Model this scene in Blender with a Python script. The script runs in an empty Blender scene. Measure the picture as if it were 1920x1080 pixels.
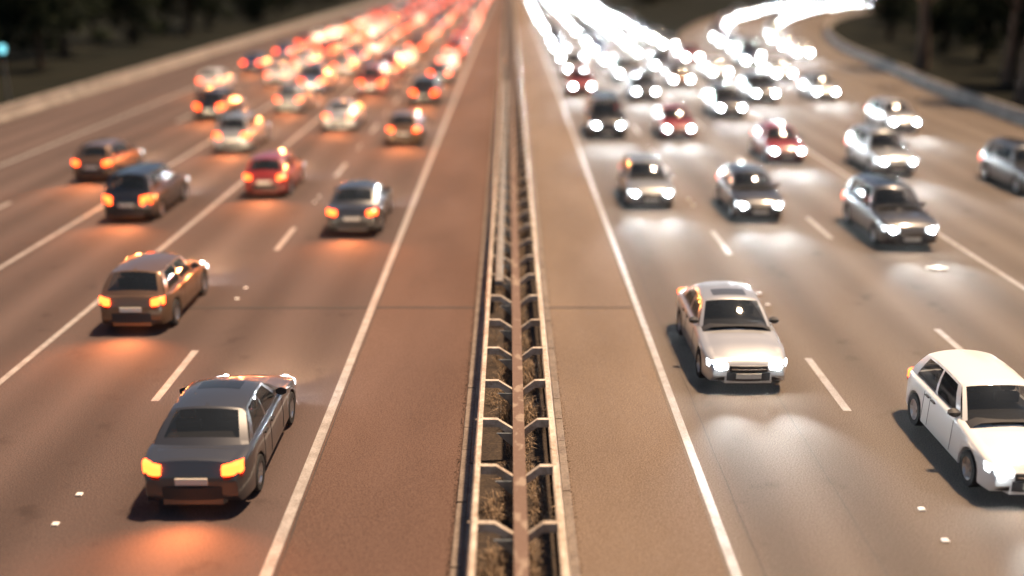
import bpy, bmesh, math, random
from mathutils import Vector, Matrix, noise
R = math.radians
rnd = random.Random(7)
S = bpy.context.scene
C = S.collection

# ---------------------------------------------------------------- camera, sky, sun, exposure
cam = bpy.data.cameras.new('camera'); co = bpy.data.objects.new('camera', cam); C.objects.link(co)
CAMH = 8.7
co.location = (0, 0, CAMH); co.rotation_euler = (R(90 - 17.05), 0, -0.0025)
cam.sensor_width = 36; cam.lens = 37.5; cam.clip_start = .2; cam.clip_end = 6000
cam.dof.use_dof = True; cam.dof.focus_distance = 20.4; cam.dof.aperture_fstop = .0375 / .28
S.camera = co

SUN_EL, SUN_AZ = R(70), R(62)          # azimuth from +Y towards +X: high on the right, a little ahead
w = bpy.data.worlds.new('World'); S.world = w; w.use_nodes = True
nt = w.node_tree; bg = nt.nodes['Background']
sky = nt.nodes.new('ShaderNodeTexSky'); sky.sky_type = 'NISHITA'; sky.sun_disc = False
sky.sun_elevation = SUN_EL; sky.sun_rotation = SUN_AZ
nt.links.new(sky.outputs[0], bg.inputs[0]); bg.inputs[1].default_value = 0.014
sl = bpy.data.lights.new('sun', 'SUN'); sl.energy = 1.7; sl.angle = R(4); sl.color = (1, .70, .45)
so = bpy.data.objects.new('sun', sl); C.objects.link(so)
d = Vector((math.sin(SUN_AZ) * math.cos(SUN_EL), math.cos(SUN_AZ) * math.cos(SUN_EL), math.sin(SUN_EL)))
so.rotation_euler = d.to_track_quat('Z', 'Y').to_euler(); so.location = d * 60
S.view_settings.view_transform = 'Standard'; S.view_settings.look = 'None'
S.view_settings.exposure = 2.55; S.view_settings.gamma = 1
S.render.engine = 'CYCLES'; S.cycles.use_denoising = True; S.cycles.max_bounces = 5
S.cycles.sample_clamp_indirect = 4

# ---------------------------------------------------------------- materials
def mat(name, col, rough=.6, metal=0, emit=None, es=0, coat=0):
    m = bpy.data.materials.new(name); m.use_nodes = True
    b = m.node_tree.nodes['Principled BSDF']
    b.inputs['Base Color'].default_value = (*col, 1); b.inputs['Roughness'].default_value = rough
    b.inputs['Metallic'].default_value = metal; b.inputs['Coat Weight'].default_value = coat
    if emit:
        b.inputs['Emission Color'].default_value = (*emit, 1); b.inputs['Emission Strength'].default_value = es
    return m
def mottled(name, c1, c2, scales=((3, .5),), rough=.8, bump=0, bscale=60, stretch=(1, 1, 1), thr=(.40, .60), metal=0, tracks=None, spec=.4):
    """two base colours mixed by world-space noise of several sizes, plus fine relief"""
    m = mat(name, c1, rough, metal); n = m.node_tree.nodes; L = m.node_tree.links; b = n['Principled BSDF']
    g = n.new('ShaderNodeNewGeometry'); mp = n.new('ShaderNodeMapping'); mp.inputs['Scale'].default_value = stretch
    L.new(g.outputs['Position'], mp.inputs['Vector'])
    acc = None
    for sc, amt in scales:
        t = n.new('ShaderNodeTexNoise'); t.inputs['Scale'].default_value = sc; t.inputs['Detail'].default_value = 3
        L.new((g.outputs['Position'] if sc > 12 else mp.outputs[0]), t.inputs['Vector'])
        mr = n.new('ShaderNodeMapRange'); mr.inputs[1].default_value, mr.inputs[2].default_value = thr
        mr.inputs[3].default_value = 0; mr.inputs[4].default_value = amt
        L.new(t.outputs[0], mr.inputs[0])
        if acc is None: acc = mr.outputs[0]
        else:
            a = n.new('ShaderNodeMath'); a.operation = 'ADD'; L.new(acc, a.inputs[0]); L.new(mr.outputs[0], a.inputs[1]); acc = a.outputs[0]
    mx = n.new('ShaderNodeMix'); mx.data_type = 'RGBA'
    mx.inputs[6].default_value = (*c1, 1); mx.inputs[7].default_value = (*c2, 1)
    L.new(acc, mx.inputs[0]); L.new(mx.outputs[2], b.inputs['Base Color'])
    if tracks:
        sx = n.new('ShaderNodeSeparateXYZ'); L.new(g.outputs['Position'], sx.inputs[0])
        def mth(op, a_, b_):
            q = n.new('ShaderNodeMath'); q.operation = op
            for i_, z_ in enumerate((a_, b_)):
                if z_ is None: continue
                if isinstance(z_, (int, float)): q.inputs[i_].default_value = z_
                else: L.new(z_, q.inputs[i_])
            return q.outputs[0]
        wn = n.new('ShaderNodeTexNoise'); wn.inputs['Scale'].default_value = .5; wn.inputs['Detail'].default_value = 4; L.new(mp.outputs[0], wn.inputs['Vector'])
        xx = mth('ADD', sx.outputs[0], mth('MULTIPLY', wn.outputs[0], .5))
        cs = mth('COSINE', mth('MULTIPLY', mth('SUBTRACT', xx, tracks[0] + .25), 2 * math.pi / tracks[1]), None)
        fac = mth('MULTIPLY', mth('MULTIPLY_ADD', cs, .5), 1.0); fac.node.inputs[0].links[0].from_node.inputs[2].default_value = .5
        st = n.new('ShaderNodeTexNoise'); st.inputs['Scale'].default_value = 1.1; st.inputs['Detail'].default_value = 5; L.new(g.outputs['Position'], st.inputs['Vector'])
        sr = n.new('ShaderNodeMapRange'); sr.inputs[1].default_value = .60; sr.inputs[2].default_value = .74; sr.inputs[4].default_value = .45; L.new(st.outputs[0], sr.inputs[0])
        dk = mth('ADD', mth('MULTIPLY', fac, .34), mth('MULTIPLY', sr.outputs[0], fac))
        m2 = n.new('ShaderNodeMix'); m2.data_type = 'RGBA'; m2.inputs[7].default_value = (*[q * .55 for q in c1], 1)
        L.new(dk, m2.inputs[0]); L.new(mx.outputs[2], m2.inputs[6]); L.new(m2.outputs[2], b.inputs['Base Color'])
    b.inputs['Specular IOR Level'].default_value = spec
    if bump:
        t = n.new('ShaderNodeTexNoise'); t.inputs['Scale'].default_value = bscale; t.inputs['Detail'].default_value = 2
        L.new(g.outputs['Position'], t.inputs['Vector'])
        bp = n.new('ShaderNodeBump'); bp.inputs['Strength'].default_value = bump; bp.inputs['Distance'].default_value = .01
        L.new(t.outputs[0], bp.inputs['Height']); L.new(bp.outputs[0], b.inputs['Normal'])
    return m
ASC = ((42, .62), (95, .2), (.35, .22))
M = {
 'asphalt_left': mottled('asphalt_left', (.042, .031, .028), (.128, .094, .084), ASC, .92, .6, 90, (1, .12, 1), tracks=(-6.3, 1.83), spec=.15),
 'shoulder_red': mottled('shoulder_red', (.052, .032, .025), (.150, .097, .077), ASC, .95, .75, 80, (1, .3, 1), spec=.1),
 'shoulder_tan': mottled('shoulder_tan', (.080, .058, .043), (.205, .155, .118), ASC, .95, .65, 85, (1, .3, 1), spec=.1),
 'asphalt_right': mottled('asphalt_right', (.062, .049, .039), (.176, .143, .115), ASC, .92, .6, 90, (1, .12, 1), tracks=(4.2, 1.8), spec=.15),
 'paint': mottled('paint', (.34, .32, .30), (.17, .15, .135), ((30, .45), (3, .4)), .6, .3, 60),
 'joint': mat('joint', (.03, .026, .024), .9),
 'kerb': mottled('kerb', (.105, .082, .066), (.19, .155, .125), ((20, .5), (2.5, .5)), .85, .6, 40),
 'soil': mottled('soil', (.018, .013, .010), (.045, .032, .022), ((18, .6), (3, .4)), .95, 1, 25),
 'galv': mottled('galv', (.60, .53, .44), (.26, .19, .13), ((2.2, .35), (9, .35), (35, .3)), .5, .15, 50, metal=.1),
 'rust': mottled('rust', (.125, .078, .056), (.26, .20, .15), ((4, .75), (30, .2)), .7, .3, 40, (1, .5, 1), (.57, .64)),
 'galv_bluelit': mottled('galv_bluelit', (.20, .24, .27), (.33, .36, .38), ((5, .8),), .4, .1, 40, metal=.5),  # galvanised gusset steel, blue headlight painted into the colour
 'cover': mottled('cover', (.15, .135, .12), (.25, .22, .19), ((5, .8),), .65, .2, 40),
 'straw': mottled('straw', (.10, .07, .045), (.30, .21, .13), ((9, 1),), .9),
 'concrete': mottled('concrete', (.17, .15, .13), (.29, .26, .225), ((1.2, .6), (20, .4)), .85, .5, 30),
 'grassland': mottled('grassland', (.007, .009, .008), (.016, .016, .012), ((.15, .5), (3, .5)), .95),
 'leaf': mottled('leaf', (.007, .011, .008), (.018, .024, .014), ((1.5, 1),), .8),
 'bark_lit': mottled('bark_lit', (.10, .065, .04), (.20, .13, .085), ((4, .7), (20, .3)), .9, 1, 15, (1, 1, .25)),  # trunk tone with warm light put into the colour
 'bark_shaded': mottled('bark_shaded', (.03, .022, .016), (.055, .04, .03), ((4, .7), (20, .3)), .9, 1, 15, (1, 1, .25)),  # darker trunk copy, shade put into the colour
 'stud': mat('stud', (.72, .70, .66), .3),
 'paper': mat('paper', (.7, .68, .62), .8),
 'glass': mat('glass', (.02, .024, .026), .04, 0, coat=.5),
 'seat': mat('seat', (.045, .042, .04), .8),
 'tyre': mat('tyre', (.015, .015, .015), .85),
 'rim': mat('rim', (.45, .45, .46), .3, .9),
 'trim': mat('trim', (.018, .018, .019), .55),
 'plate': mat('plate', (.6, .58, .5), .5),
 'head': mat('head', (.9, .9, .9), .1, 0, (.86, .95, 1.0), 90),
 'lens': mat('lens', (.6, .6, .6), .1, 0, (.86, .95, 1.0), 1.2),
 'tail': mat('tail', (.5, .03, .01), .2, 0, (1, .075, .011), 2.1),
 'reflector': mat('reflector', (.35, .02, .015), .15),
 'chrome': mat('chrome', (.7, .7, .7), .12, 1),
 'pole': mat('pole', (.2, .2, .19), .5, .6),
 'teal': mat('teal', (.05, .3, .35), .4, 0, (.05, .16, .19), 1.5),
}
M['glass'].node_tree.nodes['Principled BSDF'].inputs['Alpha'].default_value = .5
for k in ('grassland', 'leaf', 'bark_shaded'): M[k].node_tree.nodes['Principled BSDF'].inputs['Specular IOR Level'].default_value = .03
PAINTS = {'silver': (.42, .43, .44), 'white': (.68, .68, .66), 'black': (.012, .012, .013), 'dark grey': (.06, .062, .066),
          'dark blue': (.015, .03, .085), 'red': (.22, .02, .015), 'bronze': (.17, .10, .055), 'pale grey': (.27, .28, .28)}
for k, c in PAINTS.items():
    M['car ' + k] = mat('paint ' + k, c, .35, .55 if k in ('silver', 'bronze', 'dark grey', 'pale grey') else 0, coat=1)
    M['car ' + k].node_tree.nodes['Principled BSDF'].inputs['Coat Roughness'].default_value = .06

# ---------------------------------------------------------------- helpers
def me(name, v, f, smooth=None, bevel=0):
    m = bpy.data.meshes.new(name); m.from_pydata([tuple(p) for p in v], [], f)
    bm = bmesh.new(); bm.from_mesh(m); bmesh.ops.recalc_face_normals(bm, faces=bm.faces)
    if bevel: bmesh.ops.bevel(bm, geom=list(bm.edges), offset=bevel, segments=1, affect='EDGES')
    if smooth is not None:
        for p in bm.faces: p.smooth = True
        for e in bm.edges:
            if len(e.link_faces) == 2 and e.calc_face_angle(0) > R(smooth): e.smooth = False
    bm.to_mesh(m); bm.free(); return m
def ob(name, mesh, material, parent=None, loc=(0, 0, 0), rot=(0, 0, 0)):
    if material and not mesh.materials: mesh.materials.append(M[material])
    o = bpy.data.objects.new(name, mesh); C.objects.link(o); o.location = loc; o.rotation_euler = rot
    if parent: o.parent = parent
    return o
def empty(name, loc=(0, 0, 0), rz=0):
    o = bpy.data.objects.new(name, None); C.objects.link(o); o.location = loc; o.rotation_euler = (0, 0, rz); o.empty_display_size = .2
    return o
def tag(o, label=None, cat=None, group=None, kind=None):
    for k, v in (('label', label), ('category', cat), ('group', group), ('kind', kind)):
        if v: o[k] = v
    return o
def boxvf(x0, x1, y0, y1, z0, z1, v, f):
    b = len(v)
    v += [(x0, y0, z0), (x1, y0, z0), (x1, y1, z0), (x0, y1, z0), (x0, y0, z1), (x1, y0, z1), (x1, y1, z1), (x0, y1, z1)]
    f += [tuple(b + i for i in q) for q in ((0, 3, 2, 1), (4, 5, 6, 7), (0, 1, 5, 4), (1, 2, 6, 5), (2, 3, 7, 6), (3, 0, 4, 7))]
def box(name, x0, x1, y0, y1, z0, z1, bevel=0):
    v, f = [], []; boxvf(x0, x1, y0, y1, z0, z1, v, f); return me(name, v, f, None, bevel)
def extrude(prof, y0, y1, v, f, closed=True):
    """profile in x,z swept along y"""
    b = len(v); n = len(prof)
    v += [(x, y0, z) for x, z in prof] + [(x, y1, z) for x, z in prof]
    for i in range(n if closed else n - 1):
        j = (i + 1) % n; f.append((b + i, b + j, b + n + j, b + n + i))
    if closed: f += [tuple(b + i for i in range(n)), tuple(b + n + i for i in reversed(range(n)))]
def tube(pts, rads, v, f, n=8):
    b0 = len(v)
    for i, (p, r) in enumerate(zip(pts, rads)):
        p = Vector(p); t = (Vector(pts[min(i + 1, len(pts) - 1)]) - Vector(pts[max(i - 1, 0)])).normalized()
        a = t.orthogonal().normalized(); c = t.cross(a)
        for k in range(n):
            q = p + (a * math.cos(k * 2 * math.pi / n) + c * math.sin(k * 2 * math.pi / n)) * r; v.append(tuple(q))
    for i in range(len(pts) - 1):
        for k in range(n):
            j = (k + 1) % n; f.append((b0 + i * n + k, b0 + i * n + j, b0 + (i + 1) * n + j, b0 + (i + 1) * n + k))
    f += [tuple(b0 + k for k in reversed(range(n))), tuple(b0 + (len(pts) - 1) * n + k for k in range(n))]
def strip(left, right, z):
    v = [(x, y, z) for x, y in left] + [(x, y, z) for x, y in right]; n = len(left)
    return v, [(i, i + 1, n + i + 1, n + i) for i in range(n - 1)]
def sheet(name, x0, x1, y0, y1, z, m): 
    return tag(ob(name, me(name, [(x0, y0, z), (x1, y0, z), (x1, y1, z), (x0, y1, z)], [(0, 1, 2, 3)]), m), kind='structure')
def spline(pts, n):
    out = []
    for i in range(len(pts) - 1):
        p0, p1, p2, p3 = [Vector(pts[min(max(j, 0), len(pts) - 1)]) for j in (i - 1, i, i + 1, i + 2)]
        for k in range(n):
            t = k / n
            q = .5 * ((2 * p1) + (p2 - p0) * t + (2 * p0 - 5 * p1 + 4 * p2 - p3) * t * t + (3 * p1 - p0 - 3 * p2 + p3) * t ** 3)
            out.append((q.x, q.y))
    return out + [tuple(pts[-1])]

# ---------------------------------------------------------------- ground and carriageways
Y0, Y1 = -30, 900
sheet('ground', -2500, 2500, -400, 4000, -.06, 'grassland')
sheet('road_outbound', -28.6, -3.50, Y0, Y1, 0, 'asphalt_left')
sheet('shoulder_outbound', -3.497, -.87, Y0, Y1, .003, 'shoulder_red')
sheet('shoulder_inbound', 1.02, 3.22, Y0, Y1, .003, 'shoulder_tan')
sheet('road_inbound', 3.223, 18.0, Y0, Y1, 0, 'asphalt_right')
sheet('median_soil', -.55, .80, Y0, Y1, -.05, 'soil')
RL = spline([(18, -30), (18, 60), (18.4, 110), (22, 140), (36, 185), (60, 228), (102, 275), (170, 318)], 6)
RR = spline([(27.5, -30), (28, 57), (31, 90), (34.6, 117), (43, 150), (57, 185), (80, 222), (118, 258)], 6)
RR[-1] = (170, 292)
v, f = strip(RL, RR, -.004)
tag(ob('slip_road', me('slip_road', v, f), 'asphalt_right'), kind='structure')

# painted lines
def solid(name, x, wd, y0=Y0, y1=Y1):
    o = sheet(name, x - wd / 2, x + wd / 2, y0, y1, .008, 'paint'); return o
solid('edge_line', -3.61, .18); solid('edge_line', 3.36, .155); solid('edge_line', -11.0, .16); solid('edge_line', 14.3, .17)
solid('edge_line', -15.1, .16); solid('edge_line', -22.6, .18)
def dashes(x, phase, wd, y1):
    v, f = [], []; y = phase - 24
    par = None
    m = bpy.data.meshes.new('lane_dash')
    m.from_pydata([(-wd / 2, 0, 0), (wd / 2, 0, 0), (wd / 2, 3, 0), (-wd / 2, 3, 0)], [], [(0, 1, 2, 3)])
    while y < y1:
        o = tag(ob('lane_dash', m, 'paint', loc=(x, y, .008)), kind='structure'); y += 12
Zof = lambda py: 19050 / (py + 74) - 2.66
PH_L, PH_R = Zof(752), Zof(772)
for x, ph in ((-7.33, PH_L), (6.83, PH_R), (-18.8, PH_L + 4), (10.55, PH_R + 2)): dashes(x, ph, .17, 190)
# transverse joint and lengthwise asphalt seams
tag(ob('expansion_joint', box('expansion_joint', -9.5, -.9, 26.55, 26.67, -.02, .0065), 'joint'), kind='structure')
tag(ob('expansion_joint', box('expansion_joint', 1.03, 3.2, 26.55, 26.65, -.02, .0065), 'joint'), kind='structure')
def seam(x, y1, wd):
    v, f = [], []; n = 160
    for i in range(n + 1):
        y = y1 * i / n; dx = .02 * noise.noise((x * 9, y * .8, 0)) + .008 * noise.noise((x, y * 5, 3)); ww = wd * (.6 + .6 * abs(noise.noise((y * 1.3, x, 5))))
        v += [(x + dx - ww / 2, y, .0105), (x + dx + ww / 2, y, .0105)]
    f = [(2 * i, 2 * i + 1, 2 * i + 3, 2 * i + 2) for i in range(n)]
    tag(ob('asphalt_seam', me('seam', v, f), 'joint'), kind='structure')
seam(-3.46, 90, .028); seam(3.78, 70, .014); seam(5.6, 60, .010)

# road studs: a pair in the middle of every gap of the lane lines
sv, sf = [], []
prof = [(-.06, 0), (.06, 0), (.045, .022), (-.045, .022)]
extrude(prof, -.05, .05, sv, sf); STUD = me('road_stud', sv, sf, None, .004)
for x, ph, nm in ((-7.33, PH_L, 'lane line beyond the red shoulder'), (6.83, PH_R, 'lane line beyond the tan shoulder')):
    for k in range(-2, 7):
        for j in (-.5, .5):
            y = ph + 12 * k - 4.55 + j
            if y < 4: continue
            tag(ob('road_stud', STUD, 'stud', loc=(x, y, .009)), 'small white road stud, one of a pair in the %s' % nm, 'road stud', 'road studs in the ' + nm)

# ---------------------------------------------------------------- kerbs of single stones
def kerb(name, xs, z0):
    root = tag(empty(name, (0, 0, 0)), kind='structure')
    for i, (x0, x1, h) in enumerate(xs):
        ms = box('kerb_stone', x0 + .004, x1 - .004, .005, .993, -.15, h, .008)
        far, ff = [], []
        for k in range(8, 150):
            y = k * 1.0 + (.4 if i else 0)
            if k < 70: ob('kerb_stone', ms, 'kerb', root, (0, y, rnd.uniform(-.006, .006)), (0, rnd.uniform(-.012, .012), 0))
            else: boxvf(x0 + .004, x1 - .004, y + .005, y + .993, -.15, h, far, ff)
        tag(ob('kerb_stones', me('kerb_far', far, ff), 'kerb', root), kind='stuff')
kerb('kerb_outbound', ((-.885, -.71, .055), (-.71, -.52, .075)), 0)
kerb('kerb_inbound', ((.74, .90, .075), (.90, 1.045, .055)), 0)
# crumbled grit along the outer foot of the kerbs
gv, gf = [], []
for i in range(5200):
    side = rnd.random() < .7
    x = (-.90 - abs(rnd.gauss(0, .035))) if side else (1.045 + abs(rnd.gauss(0, .03)))
    y = 9 + 55 * rnd.random() ** 1.5; s = rnd.uniform(.004, .014); b = len(gv); a = rnd.random() * 3
    gv += [(x + s * math.cos(a), y + s * math.sin(a), .004), (x + s * math.cos(a + 2.1), y + s * math.sin(a + 2.1), .004), (x + s * math.cos(a + 4.2), y + s * math.sin(a + 4.2), .004), (x, y, .004 + s)]
    gf += [(b, b + 1, b + 3), (b + 1, b + 2, b + 3), (b + 2, b, b + 3)]
tag(ob('grit', me('grit', gv, gf), 'soil'), 'dark crumbled grit along the foot of the kerbs', 'grit', kind='stuff')

# ---------------------------------------------------------------- crash barrier in the median
bar = tag(empty('crash_barrier', (.12, 8, 0)), 'double steel crash barrier with cream rails and rusty middle beam in the median', 'crash barrier')
def bp(name, mesh, m, loc=(0, 0, 0), rot=(0, 0, 0)):
    return ob(name, mesh, m, bar, (loc[0] - .12, loc[1] - 8, loc[2]), rot)
XL, XR_, XM, ZR, ZM, PITCH = -.515, .745, .165, .76, .58, 1.87
def rail_prof(s):     # folded rail: flat top flange and two waves facing the traffic (s = outward side)
    o = [(.035, .0), (-.045, .0), (-.05, -.012), (-.075, -.06), (-.075, -.11), (-.03, -.145), (-.03, -.175), (-.075, -.21), (-.075, -.26), (-.045, -.31)]
    i = [(x + .008, z) for x, z in reversed(o[3:])] + [(-.04, -.014), (.035, -.012)]
    return [((x if s < 0 else -x), z) for x, z in o + i]
RAILM = {}
for s in (-1, 1):
    v, f = [], []; extrude(rail_prof(s), 0, 4.06, v, f); RAILM[s] = me('rail', v, f)
for s, x in ((-1, XL), (1, XR_)):
    y, k = 6.2, 0
    while y < 330:
        bp('rail', RAILM[s], 'galv', (x + rnd.uniform(-.008, .008), y, ZR + (.004 if k % 2 else 0)), (0, 0, rnd.uniform(-.0015, .0015))); y += 4.0; k += 1
# rubbing strip lower down, staggered lengths as in the lap joints
mv, mf = [], []; extrude([(-.03, 0), (.0, 0), (.0, .16), (-.03, .16)], 0, 3.9, mv, mf); LOW = me('lower_rail', mv, mf)
for k in range(20): bp('lower_rail', LOW, 'galv', (XL - .055, 7.4 + 4 * k, .24))
# middle beam
v, f = [], []; extrude([(-.105, 0), (.105, 0), (.105, -.09), (.09, -.09), (.09, -.014), (-.09, -.014), (-.09, -.09), (-.105, -.09)], 0, 3.995, v, f)
BEAM = me('middle_beam', v, f, None)
for k in range(82): bp('middle_beam', BEAM, 'rust', (XM, 6.2 + 4 * k, ZM + rnd.uniform(-.003, .003)), (0, rnd.uniform(-.01, .01), 0))
# spacer brackets: flat from the rail, then falling to the middle beam
def bracket(s):
    x0 = (XL + .03) if s < 0 else (XR_ - .03); xe = XM - .10 if s < 0 else XM + .10
    xk = x0 + (xe - x0) * .48
    v, f = [], []
    def seg(xa, za, xb, zb):
        for (dy0, dy1, h0, h1) in ((-.045, .045, -.009, 0), (-.045, -.037, -.15, -.009)):
            b = len(v)
            v.extend([(xa, dy0, za + h0), (xb, dy0, zb + h0), (xb, dy1, zb + h0), (xa, dy1, za + h0), (xa, dy0, za + h1), (xb, dy0, zb + h1), (xb, dy1, zb + h1), (xa, dy1, za + h1)])
            f.extend([tuple(b + i for i in q) for q in ((0, 3, 2, 1), (4, 5, 6, 7), (0, 1, 5, 4), (1, 2, 6, 5), (2, 3, 7, 6), (3, 0, 4, 7))])
    seg(x0, ZR - .016, xk, ZR - .02); seg(xk, ZR - .02, xe, ZM - .03)
    return v, f
BR = {s: me('bracket', *bracket(s)) for s in (-1, 1)}
v, f = [], []; extrude([(-.05, 0), (.05, 0), (.05, .47), (-.05, .47)], -.03, .03, v, f); POST = me('post', v, f, None, .006)
GUS = me('gusset', [(XL + .28, -.012, .50), (XM - .09, -.012, .50), (XM - .09, -.012, .22), (XL + .28, .012, .50), (XM - .09, .012, .50), (XM - .09, .012, .22)],
         [(0, 1, 2), (5, 4, 3), (0, 3, 4, 1), (1, 4, 5, 2), (2, 5, 3, 0)])
v, f = [], []; tube([(0, 0, 0), (0, 0, .012)], [.014, .011], v, f, 6); BOLT = me('bolt', v, f)
fv, ff = [], []
for k in range(170):
    y = 16.59 - 2.48 - PITCH * 3 + k * PITCH
    if k < 42:
        for s in (-1, 1):
            o = bp('bracket', BR[s], 'galv', (0, y, 0), (0, 0, rnd.uniform(-.02, .02)))
            o2 = ob('bolt', BOLT, 'galv', o, ((XL if s < 0 else XR_), 0, ZR + .002))
        bp('post', POST, 'rust', (XM, y, -.02)); bp('gusset', GUS, 'galv_bluelit', (0, y - .1, 0))
    else:
        for s in (-1, 1):
            a, q = bracket(s); b = len(fv); fv += [(p[0] - .12, p[1] + y - 8, p[2]) for p in a]; ff += [tuple(b + i for i in t) for t in q]
tag(ob('brackets', me('brackets_far', fv, ff), 'galv', bar), kind='stuff')
# grey steel cover over the left half beyond the joint
v, f = [], []; extrude([(-.10, -.1), (-.10, 0), (-.07, .03), (.07, .03), (.10, 0), (.10, -.1)], 0, 5.98, v, f)
COV = me('cover_beam', v, f)
for k in range(8): bp('cover_beam', COV, 'cover', (-.27, 26.4 + 6 * k, ZR + .012))

# dry weeds in the trench
gv, gf = [], []
for i in range(30000):
    y = 8 + 62 * rnd.random() ** 1.6; x = rnd.uniform(-.38, .64)
    if noise.noise((x * 2.5, y * 1.1, 1)) < -.12 + .40 * abs(x - .15): continue
    h = rnd.uniform(.08, .46) * (.6 + max(0, noise.noise((x, y * .9, 7)))); a = rnd.random() * 6.28; t = rnd.uniform(.3, 1.5); wd = rnd.uniform(.003, .007)
    dx, dy = math.cos(a), math.sin(a); b = len(gv); z = -.06
    mx, my = x + dx * h * t * .4, y + dy * h * t * .4; ex, ey = x + dx * h * t * 1.1, y + dy * h * t * 1.1
    gv += [(x - dy * wd, y + dx * wd, z), (x + dy * wd, y - dx * wd, z), (mx + dy * wd, my - dx * wd, z + h * .75), (mx - dy * wd, my + dx * wd, z + h * .75), (ex, ey, z + h * (.9 if t < 1 else .6))]
    gf += [(b, b + 1, b + 2, b + 3), (b + 3, b + 2, b + 4)]
tag(ob('dry_grass', me('dry_grass', gv, gf), 'straw'), 'dry straw coloured weeds in the median trench', 'grass', kind='stuff')

# torn paper scrap on the inbound lanes
v, f = [], []
for i in range(6):
    for j in range(4):
        u, q = i / 5, j / 3
        wd = .12 * math.sin(math.pi * (.12 + .8 * u)); v.append(((u - .5) * .62, (q - .5) * 2 * wd, .02 + .05 * math.sin(u * 5 + q * 2) ** 2 + .03 * q * u))
f = [(i * 4 + j, i * 4 + j + 1, (i + 1) * 4 + j + 1, (i + 1) * 4 + j) for i in range(5) for j in range(3)]
ps = ob('paper_scrap', me('paper_scrap', v, f, 60), 'paper', loc=(12.6, 30.2, 0), rot=(0, 0, -.2))
ps.modifiers.new('thickness', 'SOLIDIFY').thickness = .004
tag(ps, 'torn white paper scrap lying flat on the inbound asphalt', 'litter')

# ---------------------------------------------------------------- roadside concrete barriers
def block_mesh(L):
    v, f = [], []; extrude([(-.3, 0), (.3, 0), (.3, .08), (.17, .3), (.1, .82), (-.1, .82), (-.17, .3), (-.3, .08)], .01, L - .01, v, f); return me('barrier_block', v, f, None, .015)
BLK = block_mesh(5)
def barrier(name, path, label):
    root = tag(empty(name, (path[0][0], path[0][1], 0)), label, 'barrier')
    p = Vector(path[0]); base = Vector((path[0][0], path[0][1], 0))
    i = 1
    while i < len(path):
        q = Vector(path[i]); dd = q - p
        if dd.length < 5: i += 1; continue
        dn = dd.normalized(); o = ob('barrier_block', BLK, 'concrete', root, (p.x - base.x, p.y - base.y, -.05), (0, 0, math.atan2(-dn.x, dn.y)))
        p = p + dn * 5
barrier('concrete_barrier', [(-29.0, y) for y in range(10, 330, 3)], 'low concrete barrier along the outer edge of the outbound lanes')
barrier('concrete_barrier', [(x + .55, y) for x, y in RR if y > -5], 'low concrete barrier following the outer edge of the curving slip road')

# ---------------------------------------------------------------- trees
def crown_mesh(seed, H, rx, n):
    r = random.Random(seed); v, f = [], []
    cl = [(r.gauss(0, rx * .42), r.gauss(0, rx * .42), H * r.uniform(.10, .92), r.uniform(.8, 1.9)) for _ in range(26)]
    for i in range(n):
        cx, cy, cz, cr = r.choice(cl); p = Vector((r.gauss(0, 1), r.gauss(0, 1), r.gauss(0, .8))); p = p.normalized() * cr * r.random() ** .4 + Vector((cx, cy, cz))
        a = Vector((r.gauss(0, 1), r.gauss(0, 1), r.gauss(0, 1))).normalized(); b_ = a.orthogonal().normalized(); s = r.uniform(.12, .30); k = len(v)
        v += [tuple(p + a * s), tuple(p + b_ * s * .6), tuple(p - a * s), tuple(p - b_ * s * .6)]; f.append((k, k + 1, k + 2, k + 3))
    m = bpy.data.meshes.new('crown'); m.from_pydata(v, [], f); return m
def trunk_mesh(seed, H, r0):
    r = random.Random(seed); v, f = [], []
    pts = [(r.gauss(0, .05) * i, r.gauss(0, .05) * i, H * .8 * i / 5) for i in range(6)]
    tube(pts, [r0 * (1.25 if i == 0 else 1 - i * .16) for i in range(6)], v, f, 9)
    for k in range(6):
        p = Vector(pts[2 + k % 4]); a = r.random() * 6.28; q = p + Vector((math.cos(a) * 1.6, math.sin(a) * 1.6, 1.2))
        tube([p, (p + q) / 2 + Vector((0, 0, .15)), q], [r0 * .4, r0 * .26, .04], v, f, 5)
    return me('trunk', v, f, 50)
TV = [(crown_mesh(i, h, rx, 3800), trunk_mesh(i, h, r0)) for i, (h, rx, r0) in enumerate(((10, 3.2, .3), (8, 2.8, .25), (12, 3.6, .36)))]
def tree(x, y, k, label, group, sc=1):
    t = tag(empty('tree', (x, y, -.06), rnd.random() * 6.28), label, 'tree', group); t.scale = (sc,) * 3
    ob('trunk', TV[k][1], 'bark_shaded', t); ob('crown', TV[k][0], 'leaf', t)
for i in range(34):
    y = 48 + i * 7.2 + rnd.uniform(-2, 2)
    tree(-36 - rnd.uniform(0, 7) - (i % 2) * 8, y, i % 3, 'dark leafy tree behind the barrier along the outbound lanes', 'trees behind the outbound barrier', rnd.uniform(.8, 1.15))
for i in range(24):
    y = 58 + i * 5.0; xr = min(RR, key=lambda p: abs(p[1] - y))[0]
    tree(xr + 7.5 + rnd.uniform(0, 7) + (i % 2) * 7, y, i % 3, 'dark leafy tree behind the barrier along the slip road', 'trees behind the slip road barrier', rnd.uniform(.8, 1.1))
for i in range(9):
    tree(25 + rnd.uniform(-1, 3) + i * 2.5, 228 + i * 8 + rnd.uniform(-2, 2), i % 2, 'dark leafy tree on the island between main road and slip road', 'trees on the island', .9)
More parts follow.
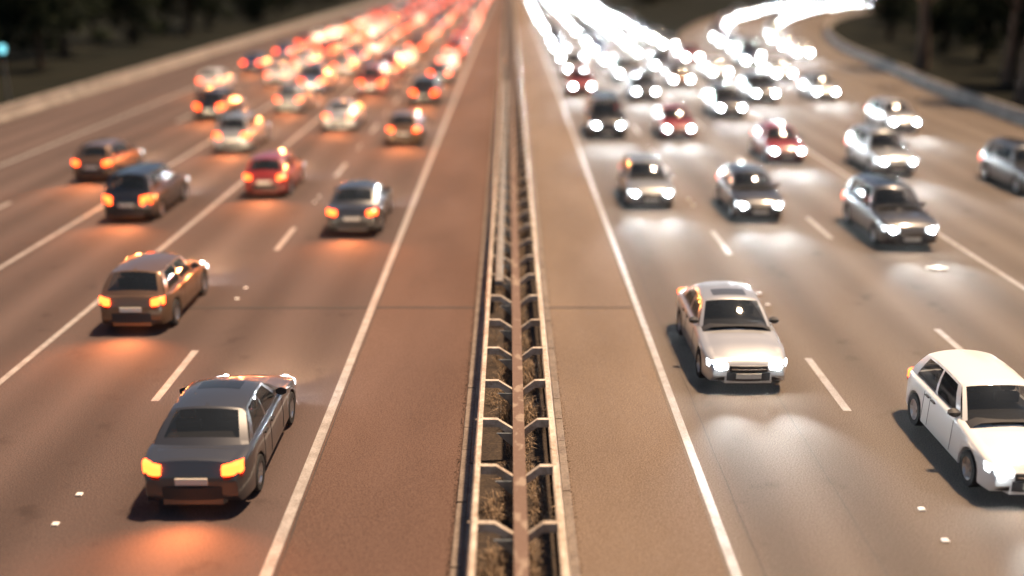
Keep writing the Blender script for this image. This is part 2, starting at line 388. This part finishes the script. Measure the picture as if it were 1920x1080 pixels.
# trunks with the warm light put into their colour, close behind the right barrier
for i, (x, y, r0) in enumerate(((35.0, 92, .55), (37.0, 80, .5), (33.5, 70, .5))):
    t = tag(empty('tree', (x, y, -.06)), 'tall brown trunk with high crown, standing close behind the right hand barrier', 'tree', 'tall trunks behind the barrier')
    ob('trunk', trunk_mesh(50 + i, 16, r0), 'bark_lit', t); o = ob('crown', TV[2][0], 'leaf', t, (0, 0, 5))
# small teal lamp on a post far out on the left
lp = tag(empty('lamp_post', (-32.3, 69.5, 0)), 'lone thin post with a teal lit lamp beyond the left barrier', 'lamp post')
v, f = [], []; tube([(0, 0, -.06), (0, 0, 3.1)], [.08, .05], v, f); ob('pole', me('pole', v, f, 40), 'pole', lp)
v, f = [], []; tube([(0, 0, 3.08), (0, 0, 3.15), (0, 0, 3.5), (0, 0, 3.58)], [.08, .2, .22, .06], v, f, 12); ob('lantern', me('lantern', v, f, 40), 'teal', lp)

# ---------------------------------------------------------------- vehicles
def lerp_prof(pts, x):
    for (a, za), (b, zb) in zip(pts, pts[1:]):
        if a <= x <= b:
            t = (x - a) / (b - a) if b > a else 0; t = t * t * (3 - 2 * t) * .5 + t * .5; return za + (zb - za) * t
    return pts[0][1] if x < pts[0][0] else pts[-1][1]
TYPES = {   # front is +x; deck heights along the length; cabin stations
 'saloon': dict(L=4.6, W=.90, H=1.44, deck=[(-2.3, .72), (-2.2, .96), (-1.6, 1.02), (.75, .98), (1.6, .86), (2.15, .74), (2.3, .58)], cab=(1.0, .15, -1.05, -1.75), wb=(-1.36, 1.40)),
 'hatchback': dict(L=4.1, W=.87, H=1.47, deck=[(-2.05, .70), (-1.98, .95), (-1.7, 1.0), (.65, .99), (1.4, .88), (1.9, .76), (2.05, .6)], cab=(.95, .15, -1.45, -1.93), wb=(-1.25, 1.28)),
 'estate': dict(L=4.7, W=.91, H=1.66, deck=[(-2.35, .74), (-2.28, 1.0), (-1.9, 1.06), (.75, 1.06), (1.65, .98), (2.2, .84), (2.35, .64)], cab=(1.0, .30, -1.85, -2.2), wb=(-1.38, 1.42)),
 'van': dict(L=5.0, W=.96, H=1.97, deck=[(-2.5, .8), (-2.46, 1.08), (-2.0, 1.12), (1.3, 1.12), (2.0, 1.02), (2.4, .86), (2.5, .66)], cab=(1.75, .95, -2.2, -2.44), wb=(-1.5, 1.6)),
}
WR = .32
def build_type(tp):
    P = TYPES[tp]; L, W, H = P['L'], P['W'], P['H']; out = {}
    def wid(x):
        a = L / 2 - .75; t = max(0, (abs(x) - a) / .75); return W * (1 - .17 * t ** 2.4)
    dk = lambda x: lerp_prof(P['deck'], x)
    def deckz(x, y):
        u = 1 - min(1, abs(y) / (wid(x) * .93)); return dk(x) - .055 + .055 * math.sin(u * math.pi / 2)
    xs = sorted(set([-L / 2 + L * i / 44 for i in range(45)] + [-L / 2 + .02, -L / 2 + .05, L / 2 - .02, L / 2 - .05] + [xw + dx for xw in P['wb'] for dx in (-.375, -.36, -.3, -.2, -.1, 0, .1, .2, .3, .36, .375)]))
    v, f = [], []
    for x in xs:
        w_ = wid(x); zl = .24; e = L / 2 - abs(x)
        if e < .06: zl = .30 + (.06 - e) * 1.2
        for xw in P['wb']:
            if abs(x - xw) < .37: zl = max(zl, WR + math.sqrt(.37 ** 2 - (x - xw) ** 2))
        zt = dk(x); zs = zt - .055; zl2 = min(zl, zs - .12)
        half = [(0, .22), (w_ - .26, .22), (w_ - .26, max(zl2, .225)), (w_ - .015, max(zl2, .226)), (w_, zl2 + .05), (w_ * 1.0, (zl2 + zs) / 2), (w_ * .985, zs - .07), (w_ * .965, zs - .025), (w_ * .93, zs)]
        half += [(w_ * .93 * (1 - u), zs + .055 * math.sin(u * math.pi / 2)) for u in (.12, .3, .6)] + [(0, zt)]
        ring = [(y, z) for y, z in half] + [(-y, z) for y, z in half[-2:0:-1]]
        v += [(x, y, z) for y, z in ring]; n = len(ring)
    for i in range(len(xs) - 1):
        for k in range(n):
            j = (k + 1) % n; f.append((i * n + k, i * n + j, (i + 1) * n + j, (i + 1) * n + k))
    f += [tuple(range(n)), tuple((len(xs) - 1) * n + k for k in reversed(range(n)))]
    out['body'] = me('body', v, f, 38)
    # cabin surfaces
    xf, xrf, xrr, xrb = P['cab']; yb, yt = W * .90, W * .70
    bow = lambda u, k: k * (1 - (2 * u - 1) ** 2)
    zr = lambda u: H - .075 + .075 * (1 - abs(2 * u - 1) ** 2.2)
    def screen(u, vv):      # windscreen, u across, vv up
        y = (2 * u - 1); xb = xf - .22 + bow(u, .24); zb = deckz(xf, y * yb) - .02
        return Vector((xb + (xrf + bow(u, .07) - xb) * vv, y * (yb + (yt - yb) * vv), zb + (zr(u) - zb) * vv + .03 * math.sin(vv * math.pi)))
    def rear(u, vv):
        y = (2 * u - 1); xb = xrb + .10 - bow(u, .12); zb = deckz(max(xrb, -L / 2 + .1), y * yb) - .02
        return Vector((xb + (xrr - bow(u, .05) - xb) * vv, y * (yb + (yt - yb) * vv), zb + (zr(u) - zb) * vv + .03 * math.sin(vv * math.pi)))
    def roof(u, vv):
        a, b = rear(u, 1), screen(u, 1); p = a + (b - a) * vv; p.z += .035 * math.sin(vv * math.pi); return p
    def side(s):
        def g(u, vv):
            e = 1.0 if s > 0 else 0.0
            b0, b1 = rear(e, 0), screen(e, 0); t0, t1 = rear(e, 1), screen(e, 1)
            lo = b0 + (b1 - b0) * u; hi = t0 + (t1 - t0) * u; hi.z += .035 * math.sin(u * math.pi)
            p = lo + (hi - lo) * vv; p.y += s * .03 * math.sin(vv * math.pi); return p
        return g
    def patch(fn, u0, u1, v0, v1, nu, nv, off, v, f, thick=False):
        b = len(v); e = .01
        cen = Vector((0, 0, .9))
        for i in range(nu + 1):
            for j in range(nv + 1):
                u, q = u0 + (u1 - u0) * i / nu, v0 + (v1 - v0) * j / nv; p = fn(u, q)
                if off:
                    nn = (fn(u + e, q) - fn(u - e, q)).cross(fn(u, q + e) - fn(u, q - e)).normalized()
                    if nn.dot(p - Vector((p.x * .6, 0, .9))) < 0: nn = -nn
                    p = p + nn * off
                v.append(tuple(p))
        f += [(b + i * (nv + 1) + j, b + i * (nv + 1) + j + 1, b + (i + 1) * (nv + 1) + j + 1, b + (i + 1) * (nv + 1) + j) for i in range(nu) for j in range(nv)]
    def patches(name, lst, off):
        v, f = [], []
        for a in lst: patch(*a, off, v, f)
        m = me(name, v, f)
        bm = bmesh.new(); bm.from_mesh(m); bmesh.ops.remove_doubles(bm, verts=bm.verts, dist=.0008)
        bmesh.ops.recalc_face_normals(bm, faces=bm.faces)
        for p in bm.faces: p.smooth = True
        for e in bm.edges:
            if len(e.link_faces) == 2 and e.calc_face_angle(0) > R(40): e.smooth = False
        bm.to_mesh(m); bm.free(); return m
    def frame(fn, a, b, c, d_): return [(fn, 0, a, 0, 1, 1, 6), (fn, b, 1, 0, 1, 1, 6), (fn, a, b, 0, c, 18, 1), (fn, a, b, d_, 1, 18, 1)]
    cuts = ((.07, .34), (.38, .63), (.66, .93)) if tp in ('estate',) else ((.12, .50), (.54, .90)) if tp != 'van' else ((.40, .66), (.70, .94))
    ed_ = [0] + [q for c_ in cuts for q in c_] + [1]; gaps = list(zip(ed_[0::2], ed_[1::2]))
    out['cabin'] = patches('cabin', frame(screen, .05, .95, .06, .95) + frame(rear, .09, .91, .22, .93) + [(roof, 0, 1, 0, 1, 20, 8)] + sum([[(side(s), 0, 1, 0, .14, 20, 2), (side(s), 0, 1, .92, 1, 20, 1)] + [(side(s), a, b, .14, .92, 2, 3) for a, b in gaps] for s in (-1, 1)], []), 0)
    v, f = [], []
    for sx, ny in ((xf - 1.05, .36), (max(xrb + .55, xf - 2.0), .36)):
        for s_ in (-1, 1):
            zz = dk(sx)
            for (hw, x0_, x1_, z0_, z1_) in ((.22, -.10, .02, zz - .1, zz + .16), (.13, -.09, 0, zz + .2, zz + .34)):
                boxvf(sx + x0_, sx + x1_, s_ * ny - hw, s_ * ny + hw, z0_, z1_, v, f)
            boxvf(sx - .06, sx - .03, s_ * ny - .05, s_ * ny + .05, zz + .15, zz + .21, v, f)
            out.setdefault('seats', []).append(me('seat', v, f, None, .02)); v, f = [], []
    nn_ = 8
    for i in range(nn_ + 1):
        for j in range(nn_ + 1):
            x_ = (xrb + .14) + (xf - .02 - xrb - .14) * i / nn_; y_ = (2 * j / nn_ - 1) * yb * .93; v.append((x_, y_, deckz(x_, y_) + .008 + (.07 if i >= nn_ - 1 and 0 < j < nn_ else 0)))
    f = [(i * 9 + j, i * 9 + j + 1, i * 9 + 10 + j, i * 9 + 9 + j) for i in range(nn_) for j in range(nn_)]
    out['interior'] = me('interior', v, f, 40)
    out['windscreen'] = patches('windscreen', [(screen, .05, .95, .06, .95, 10, 5)], .006)
    out['rear_window'] = patches('rear_window', [(rear, .09, .91, .22, .93, 10, 4)], .006)
    out['side_windows'] = [patches('side_window', [(side(s), a, b, .14, .92, 5, 3)], .006) for s in (-1, 1) for a, b in cuts]
    if tp in ('estate', 'saloon'):
        out['sunroof'] = patches('sunroof', [(roof, .2, .8, .55, .86, 4, 3)], .006)
    # bonnet and boot panels lying proud of the body
    def panel(name, x0, x1, wf, lift):
        v, f = [], []; nx, ny = 8, 8
        for i in range(nx + 1):
            for j in range(ny + 1):
                x = x0 + (x1 - x0) * i / nx; y = (2 * j / ny - 1) * wid(x) * wf; ed = .0 if 0 < i < nx and 0 < j < ny else -lift - .004
                rib = .014 * math.exp(-((abs(y) - .42) / .07) ** 2)
                v.append((x, y, deckz(x, y) + lift + ed + (rib if name == 'bonnet' else 0)))
        f = [(i * (ny + 1) + j, i * (ny + 1) + j + 1, (i + 1) * (ny + 1) + j + 1, (i + 1) * (ny + 1) + j) for i in range(nx) for j in range(ny)]
        return me(name, v, f, 30)
    out['bonnet'] = panel('bonnet', xf + .06, L / 2 - .22, .80, .012)
    if tp == 'saloon': out['boot_lid'] = panel('boot_lid', -L / 2 + .1, xrb - .02, .80, .012)
    # lamps: slabs wrapped round the corners
    def lamp(xc, s, z0, z1, y0, y1, dep, fr, name):
        v, f = [], []; n = 7
        for i in range(n):
            t = i / (n - 1); y = y0 + (y1 - y0) * t; xo = fr * (L / 2 - dep * t ** 2.2 + .014)
            tz = .72 + .28 * math.sin(t * math.pi * .8 + .3)
            zc = (z0 + z1) / 2 + .03 * t; hh = (z1 - z0) / 2 * tz
            yo = s * min(y, wid(xo) + .012)
            v += [(xo, yo, zc - hh), (xo, yo, zc + hh * .6), (xo - fr * .05, yo, zc + hh), (xo - fr * .14, yo * .97, zc + hh * .9), (xo - fr * .14, yo * .97, zc - hh)]
        f = [(i * 5 + k, i * 5 + (k + 1) % 5, (i + 1) * 5 + (k + 1) % 5, (i + 1) * 5 + k) for i in range(n - 1) for k in range(5)] + [(0, 1, 2, 3, 4), tuple((n - 1) * 5 + k for k in (4, 3, 2, 1, 0))]
        return me(name, v, f, 40)
    zf = dk(L / 2 - .1) - .10; zb_ = dk(-L / 2 + .1) - .14
    # lamp housing (given a faint glow) and the lit bulb projecting from it
    out['headlight'] = [lamp(0, s, zf - .085, zf + .065, .44, W * .98, .24, 1, 'headlight') for s in (-1, 1)]
    v, f = [], []; tube([(L / 2 - .16, 0, 0), (L / 2 - .06, 0, 0), (L / 2 - .01, 0, 0), (L / 2 + .012, 0, 0)], [.06, .085, .075, .03], v, f, 12)
    out['bulb'] = me('bulb', v, f, 50); out['bulb_z'] = zf - .01
    out['taillight'] = [lamp(0, s, zb_ - (.22 if tp in ('van', 'estate') else .10), zb_ + .09, .50, W * .97, .17, -1, 'taillight') for s in (-1, 1)]
    out['reflector'] = [lamp(0, s, q0 - .085, q0 - .012, .52, W * .95, .16, -1, 'reflector') for s, q0 in ((-1, zb_ - (.19 if tp in ('van', 'estate') else .08)), (1, zb_ - (.19 if tp in ('van', 'estate') else .08)))]
    def facebox(fr, y, z0, z1, proud, name, bow_=.04):
        v, f = [], []; n = 8
        for i in range(n + 1):
            t = 2 * i / n - 1; x = fr * (L / 2 + proud - bow_ * t * t)
            v += [(x, y * t, z0), (x, y * t, z1), (x - fr * .1, y * t, z1), (x - fr * .1, y * t, z0)]
        f = [(i * 4 + k, i * 4 + (k + 1) % 4, i * 4 + 4 + (k + 1) % 4, i * 4 + 4 + k) for i in range(n) for k in range(4)] + [(0, 1, 2, 3), (n * 4 + 3, n * 4 + 2, n * 4 + 1, n * 4)]
        return me(name, v, f, 35)
    out['front_bumper'] = facebox(1, W * .86, .28, .46, .05, 'front_bumper', .14)
    out['rear_bumper'] = facebox(-1, W * .86, .32, .54, .05, 'rear_bumper', .12)
    out['grille'] = facebox(1, .40, .47, .60, .022, 'grille', .015)
    out['grille_bar'] = facebox(1, .36, .525, .545, .034, 'grille_bar', .015)
    out['plate_f'] = facebox(1, .26, .34, .45, .068, 'number_plate', .012)
    out['plate_r'] = facebox(-1, .26, .58, .69, .03, 'number_plate', 0)
    # mirrors, handles, wipers
    v, f = [], []
    for i in range(5):
        t = i / 4; s_ = math.sin(math.pi * (.15 + .7 * t)); boxr = .075 * s_
        v += [(-.06, .02 + .2 * t, -boxr), (.05 * s_, .02 + .2 * t, -boxr * .8), (.07 * s_, .02 + .2 * t, boxr * .5), (-.06, .02 + .2 * t, boxr)]
    f = [(i * 4 + k, i * 4 + (k + 1) % 4, i * 4 + 4 + (k + 1) % 4, i * 4 + 4 + k) for i in range(4) for k in range(4)] + [(0, 1, 2, 3), (19, 18, 17, 16)]
    out['mirror'] = me('wing_mirror', v, f, 60); out['mirror_at'] = (xf - .40, W * .86, dk(xf) + .08)
    v, f = [], []
    for q in (.28, .62):
        pts = [screen(q + t * .3, .05 + .06 * t) + Vector((.02, 0, .02)) for t in (0, .5, 1)]; tube(pts, [.012] * 3, v, f, 5)
        out.setdefault('wipers', []).append(me('wiper', v, f)); v, f = [], []
    v, f = [], []
    for s_ in (-1, 1):      # shut lines of the doors and their handles
        for xx in (xf - .42, (xf + xrb) / 2 - .05, P['wb'][0] + .42):
            zs_ = dk(xx) - .055; tube([(xx - .03, s_ * (wid(xx) + .001), .30), (xx, s_ * (wid(xx) + .001), (.24 + zs_) / 2), (xx, s_ * (wid(xx) * .985 + .001), zs_ - .07), (xx, s_ * (wid(xx) * .93 + .001), zs_)], [.006] * 4, v, f, 4)
            out.setdefault('shut_lines', []).append(me('shut_line', v, f)); v, f = [], []
    extrude([(-.09, 0), (.09, 0), (.08, .025), (-.08, .025)], -.025, .025, v, f); out['handle'] = me('door_handle', v, f)
    out['handle_at'] = [((xf + xrb) / 2 + .10, W * .992), (P['wb'][0] + .58, W * .992)]; out['handle_z'] = dk(0) - .16
    v, f = [], []
    def wheel(prof, n=20):
        v, f = [], []
        for k in range(n):
            a = k * 2 * math.pi / n
            v.extend([(r * math.cos(a), y, r * math.sin(a)) for r, y in prof])
        m_ = len(prof)
        for k in range(n):
            for i in range(m_ - 1): f.append((k * m_ + i, k * m_ + i + 1, ((k + 1) % n) * m_ + i + 1, ((k + 1) % n) * m_ + i))
        return v, f
    v, f = wheel([(.205, -.1), (.30, -.1), (WR, -.07), (WR, .07), (.30, .1), (.205, .1)]); out['tyre'] = me('tyre', v, f, 50)
    v, f = wheel([(.01, .06), (.05, .07), (.07, .05), (.17, .055), (.19, .085), (.206, .09), (.206, -.09), (.01, -.09)])
    for k in range(5):
        a = k * 2 * math.pi / 5; c, s_ = math.cos(a), math.sin(a); b = len(v)
        v += [(c * .05 - s_ * .03, .075, s_ * .05 + c * .03), (c * .05 + s_ * .03, .075, s_ * .05 - c * .03), (c * .2 + s_ * .02, .09, s_ * .2 - c * .02), (c * .2 - s_ * .02, .09, s_ * .2 + c * .02)]; f.append((b, b + 1, b + 2, b + 3))
    out['wheel'] = me('wheel', v, f, 40)
    return out
BT = {t: build_type(t) for t in TYPES}
for t in BT:
    for k in ('body', 'cabin', 'bonnet', 'boot_lid'):
        if k in BT[t]: BT[t][k].materials.append(None)
for t in BT:
    for k, m in (('windscreen', 'glass'), ('interior', 'trim'), ('rear_window', 'glass'), ('sunroof', 'glass'), ('bulb', 'head'), ('front_bumper', 'trim'), ('rear_bumper', 'trim'), ('grille', 'trim'), ('grille_bar', 'chrome'),
                 ('plate_f', 'plate'), ('plate_r', 'plate'), ('mirror', 'trim'), ('handle', 'trim'), ('tyre', 'tyre'), ('wheel', 'rim')):
        if k in BT[t]: BT[t][k].materials.append(M[m])
    for k, m in (('side_windows', 'glass'), ('seats', 'seat'), ('wipers', 'trim'), ('shut_lines', 'trim'), ('headlight', 'lens'), ('reflector', 'reflector'), ('taillight', 'tail')):
        for q in BT[t][k]: q.materials.append(M[m])
HEADL = bpy.data.lights.new('headlamp_beam', 'SPOT'); HEADL.energy = 300; HEADL.color = (.86, .95, 1.0); HEADL.spot_size = R(62); HEADL.spot_blend = 1; HEADL.shadow_soft_size = .07
TAILL = bpy.data.lights.new('taillamp_glow', 'SPOT'); TAILL.energy = 140; TAILL.color = (1, .27, .07); TAILL.spot_size = R(150); TAILL.spot_blend = 1; TAILL.shadow_soft_size = .1

WARML = HEADL.copy(); WARML.name = 'warm_tinted_beam'; WARML.color = (1, .70, .40); WARML.energy = 260  # outbound beams, warm tint added to turn the far glow orange
def car(tp, paint, x, y, toward, label, group, detail, yaw=0):
    """y = position of the end that faces the camera"""
    B = BT[tp]; P = TYPES[tp]; L, W = P['L'], P['W']
    rz = (-math.pi / 2 if toward else math.pi / 2) + yaw
    root = tag(empty('van' if tp == 'van' else 'car', (x, y + L / 2, .009), rz), label, 'van' if tp == 'van' else 'car', group)
    def part(name, mesh, loc=(0, 0, 0), parent=None, rot=(0, 0, 0), painted=False, scale=None):
        o = bpy.data.objects.new(name, mesh); C.objects.link(o); o.parent = parent or root; o.location = loc; o.rotation_euler = rot
        if scale: o.scale = scale
        if painted: o.material_slots[0].link = 'OBJECT'; o.material_slots[0].material = M['car ' + paint]
        return o
    body = part('body', B['body'], painted=True); cab = part('cabin', B['cabin'], painted=True)
    part('interior', B['interior'])
    for q in B['seats'] if detail > 0 else (): part('seat', q)
    part('windscreen', B['windscreen'], parent=cab); part('rear_window', B['rear_window'], parent=cab)
    for q in B['side_windows']: part('side_window', q, parent=cab)
    for q, s in zip(B['headlight'], (-1, 1)):
        h = part('headlight', q); part('bulb', B['bulb'], (.012, s * .60, B['bulb_z']), h)
    for q, s in zip(B['taillight'], (-1, 1)):
        t_ = part('taillight', q)
        if detail > 0: part('reflector', B['reflector'][0 if s < 0 else 1], parent=t_)
    if detail > 0:
        part('bonnet', B['bonnet'], painted=True)
        if 'boot_lid' in B: part('boot_lid', B['boot_lid'], painted=True)
        if 'sunroof' in B and detail > 1: part('sunroof', B['sunroof'], parent=cab)
        for k in ('front_bumper', 'rear_bumper', 'grille'): part(k, B[k])
        part('grille_bar', B['grille_bar']); part('number_plate', B['plate_f']); part('number_plate', B['plate_r']); 
        for q in B['wipers'] if detail > 1 else (): part('wiper', q, parent=cab)
        for q in B['shut_lines'] if detail > 1 else (): part('shut_line', q, parent=body)
        for hx, hy in B['handle_at'] if detail > 1 else ():
            for s in (-1, 1): part('door_handle', B['handle'], (hx, s * hy, B['handle_z']), body)
        ax, ay, az = B['mirror_at']
        for s in (-1, 1): part('wing_mirror', B['mirror'], (ax, s * ay, az), scale=(1, s, 1))
        for xw in P['wb']:
            for s in (-1, 1):
                wv = part('wheel', B['wheel'], (xw, s * (W - .105), WR), rot=(0, 0, 0 if s > 0 else math.pi)); part('tyre', B['tyre'], parent=wv)
    if detail > 0 or y < 170:
        for s in (-1, 1):
            l = bpy.data.objects.new('headlamp_beam', HEADL if toward else WARML); C.objects.link(l); l.parent = root; l.location = (L / 2 + .06, s * .60, B['bulb_z']); l.rotation_euler = (0, R(-90 + 1.5), 0)
    if not toward and y < 170:
        l = bpy.data.objects.new('taillamp_glow', TAILL); C.objects.link(l); l.parent = root; l.location = (-L / 2 - .12, 0, .8); l.rotation_euler = (0, R(90 - 14), 0)
    return root
ORD = ['first', 'second', 'third', 'fourth', 'fifth', 'sixth', 'seventh', 'eighth', 'ninth', 'tenth', 'eleventh', 'twelfth', 'thirteenth', 'fourteenth', 'fifteenth', 'sixteenth', 'seventeenth', 'eighteenth', 'nineteenth', 'twentieth'] + ['twenty-' + q for q in ('first', 'second', 'third', 'fourth', 'fifth', 'sixth', 'seventh', 'eighth', 'ninth')] + ['thirtieth']
tk = ['saloon', 'hatchback', 'estate', 'saloon', 'hatchback', 'estate', 'van']
pk = list(PAINTS)
# lane centre, direction, lane words, nearest cars as (y, type, paint)
LANES = [
 (5.0, True, 'inbound lane beside the tan shoulder', [(20.8, 'saloon', 'silver')], 38, (9, 15)),
 (8.75, True, 'second inbound lane', [(15.9, 'hatchback', 'white')], 36, (9, 14)),
 (12.55, True, 'third inbound lane', [(32.2, 'estate', 'dark grey')], 47, (9, 15)),
 (16.2, True, 'outermost inbound lane', [], 44, (11, 20)),
 (-5.15, False, 'outbound lane beside the red shoulder', [(15.6, 'saloon', 'dark grey')], 34, (9, 15)),
 (-9.15, False, 'second outbound lane', [(24.5, 'hatchback', 'bronze')], 40, (9, 15)),
 (-13.2, False, 'third outbound lane', [(36, 'estate', 'black')], 50, (9, 14)),
 (-17.0, False, 'fourth outbound lane', [], 43, (10, 17)),
 (-20.6, False, 'outermost outbound lane', [], 74, (10, 18)),
 (20.6, True, 'lane leading off the slip road', [], 40, (9, 14)),
]
for li, (x, tw, words, near, ys, gap) in enumerate(LANES):
    lst = list(near); y = ys; r = random.Random(100 + li)
    while y < (96 if x > 20 else 330):
        tp = r.choice(tk); lst.append((y, tp, r.choice(pk))); y += TYPES[tp]['L'] + r.uniform(*gap) * (1 if y < 62 else .55 if y < 110 else .35)
    lst = lst[:30]
    for i, (y, tp, pt) in enumerate(lst):
        lb = '%s %s with lit lamps, %s along the %s' % (pt, tp, ORD[i], words)
        car(tp, pt, x + r.uniform(-.22, .22) * (0 if i == 0 and near else 1), y, tw, lb, 'traffic in the ' + words, 2 if y < 40 else (1 if y < 95 else 0))
n = 0
for file, (t, words) in enumerate(((.30, 'inner file of the curving slip road'), (.68, 'outer file of the curving slip road'))):
    mid = [(a[0] + (b[0] - a[0]) * t, a[1] + (b[1] - a[1]) * t) for a, b in zip(RL, RR)]
    acc, n, nxt = 0, 0, 4 + 5 * file
    for i in range(len(mid) - 1):
        a, b = Vector(mid[i]), Vector(mid[i + 1])
        if a.y < 88: continue
        dn = (b - a).normalized(); ln = (b - a).length; q = 0
        while nxt < acc + ln and n < 24:
            p = a + dn * (nxt - acc); r = random.Random(n * 7 + file); tp, pt = r.choice(tk), r.choice(pk)
            car(tp, pt, p.x, p.y, True, '%s %s with lit headlights, %s along the %s' % (pt, tp, ORD[n], words), 'traffic on the slip road', 0, math.atan2(-dn.x, dn.y))
            n += 1; nxt += 7.5 + r.uniform(0, 3)
        acc += ln
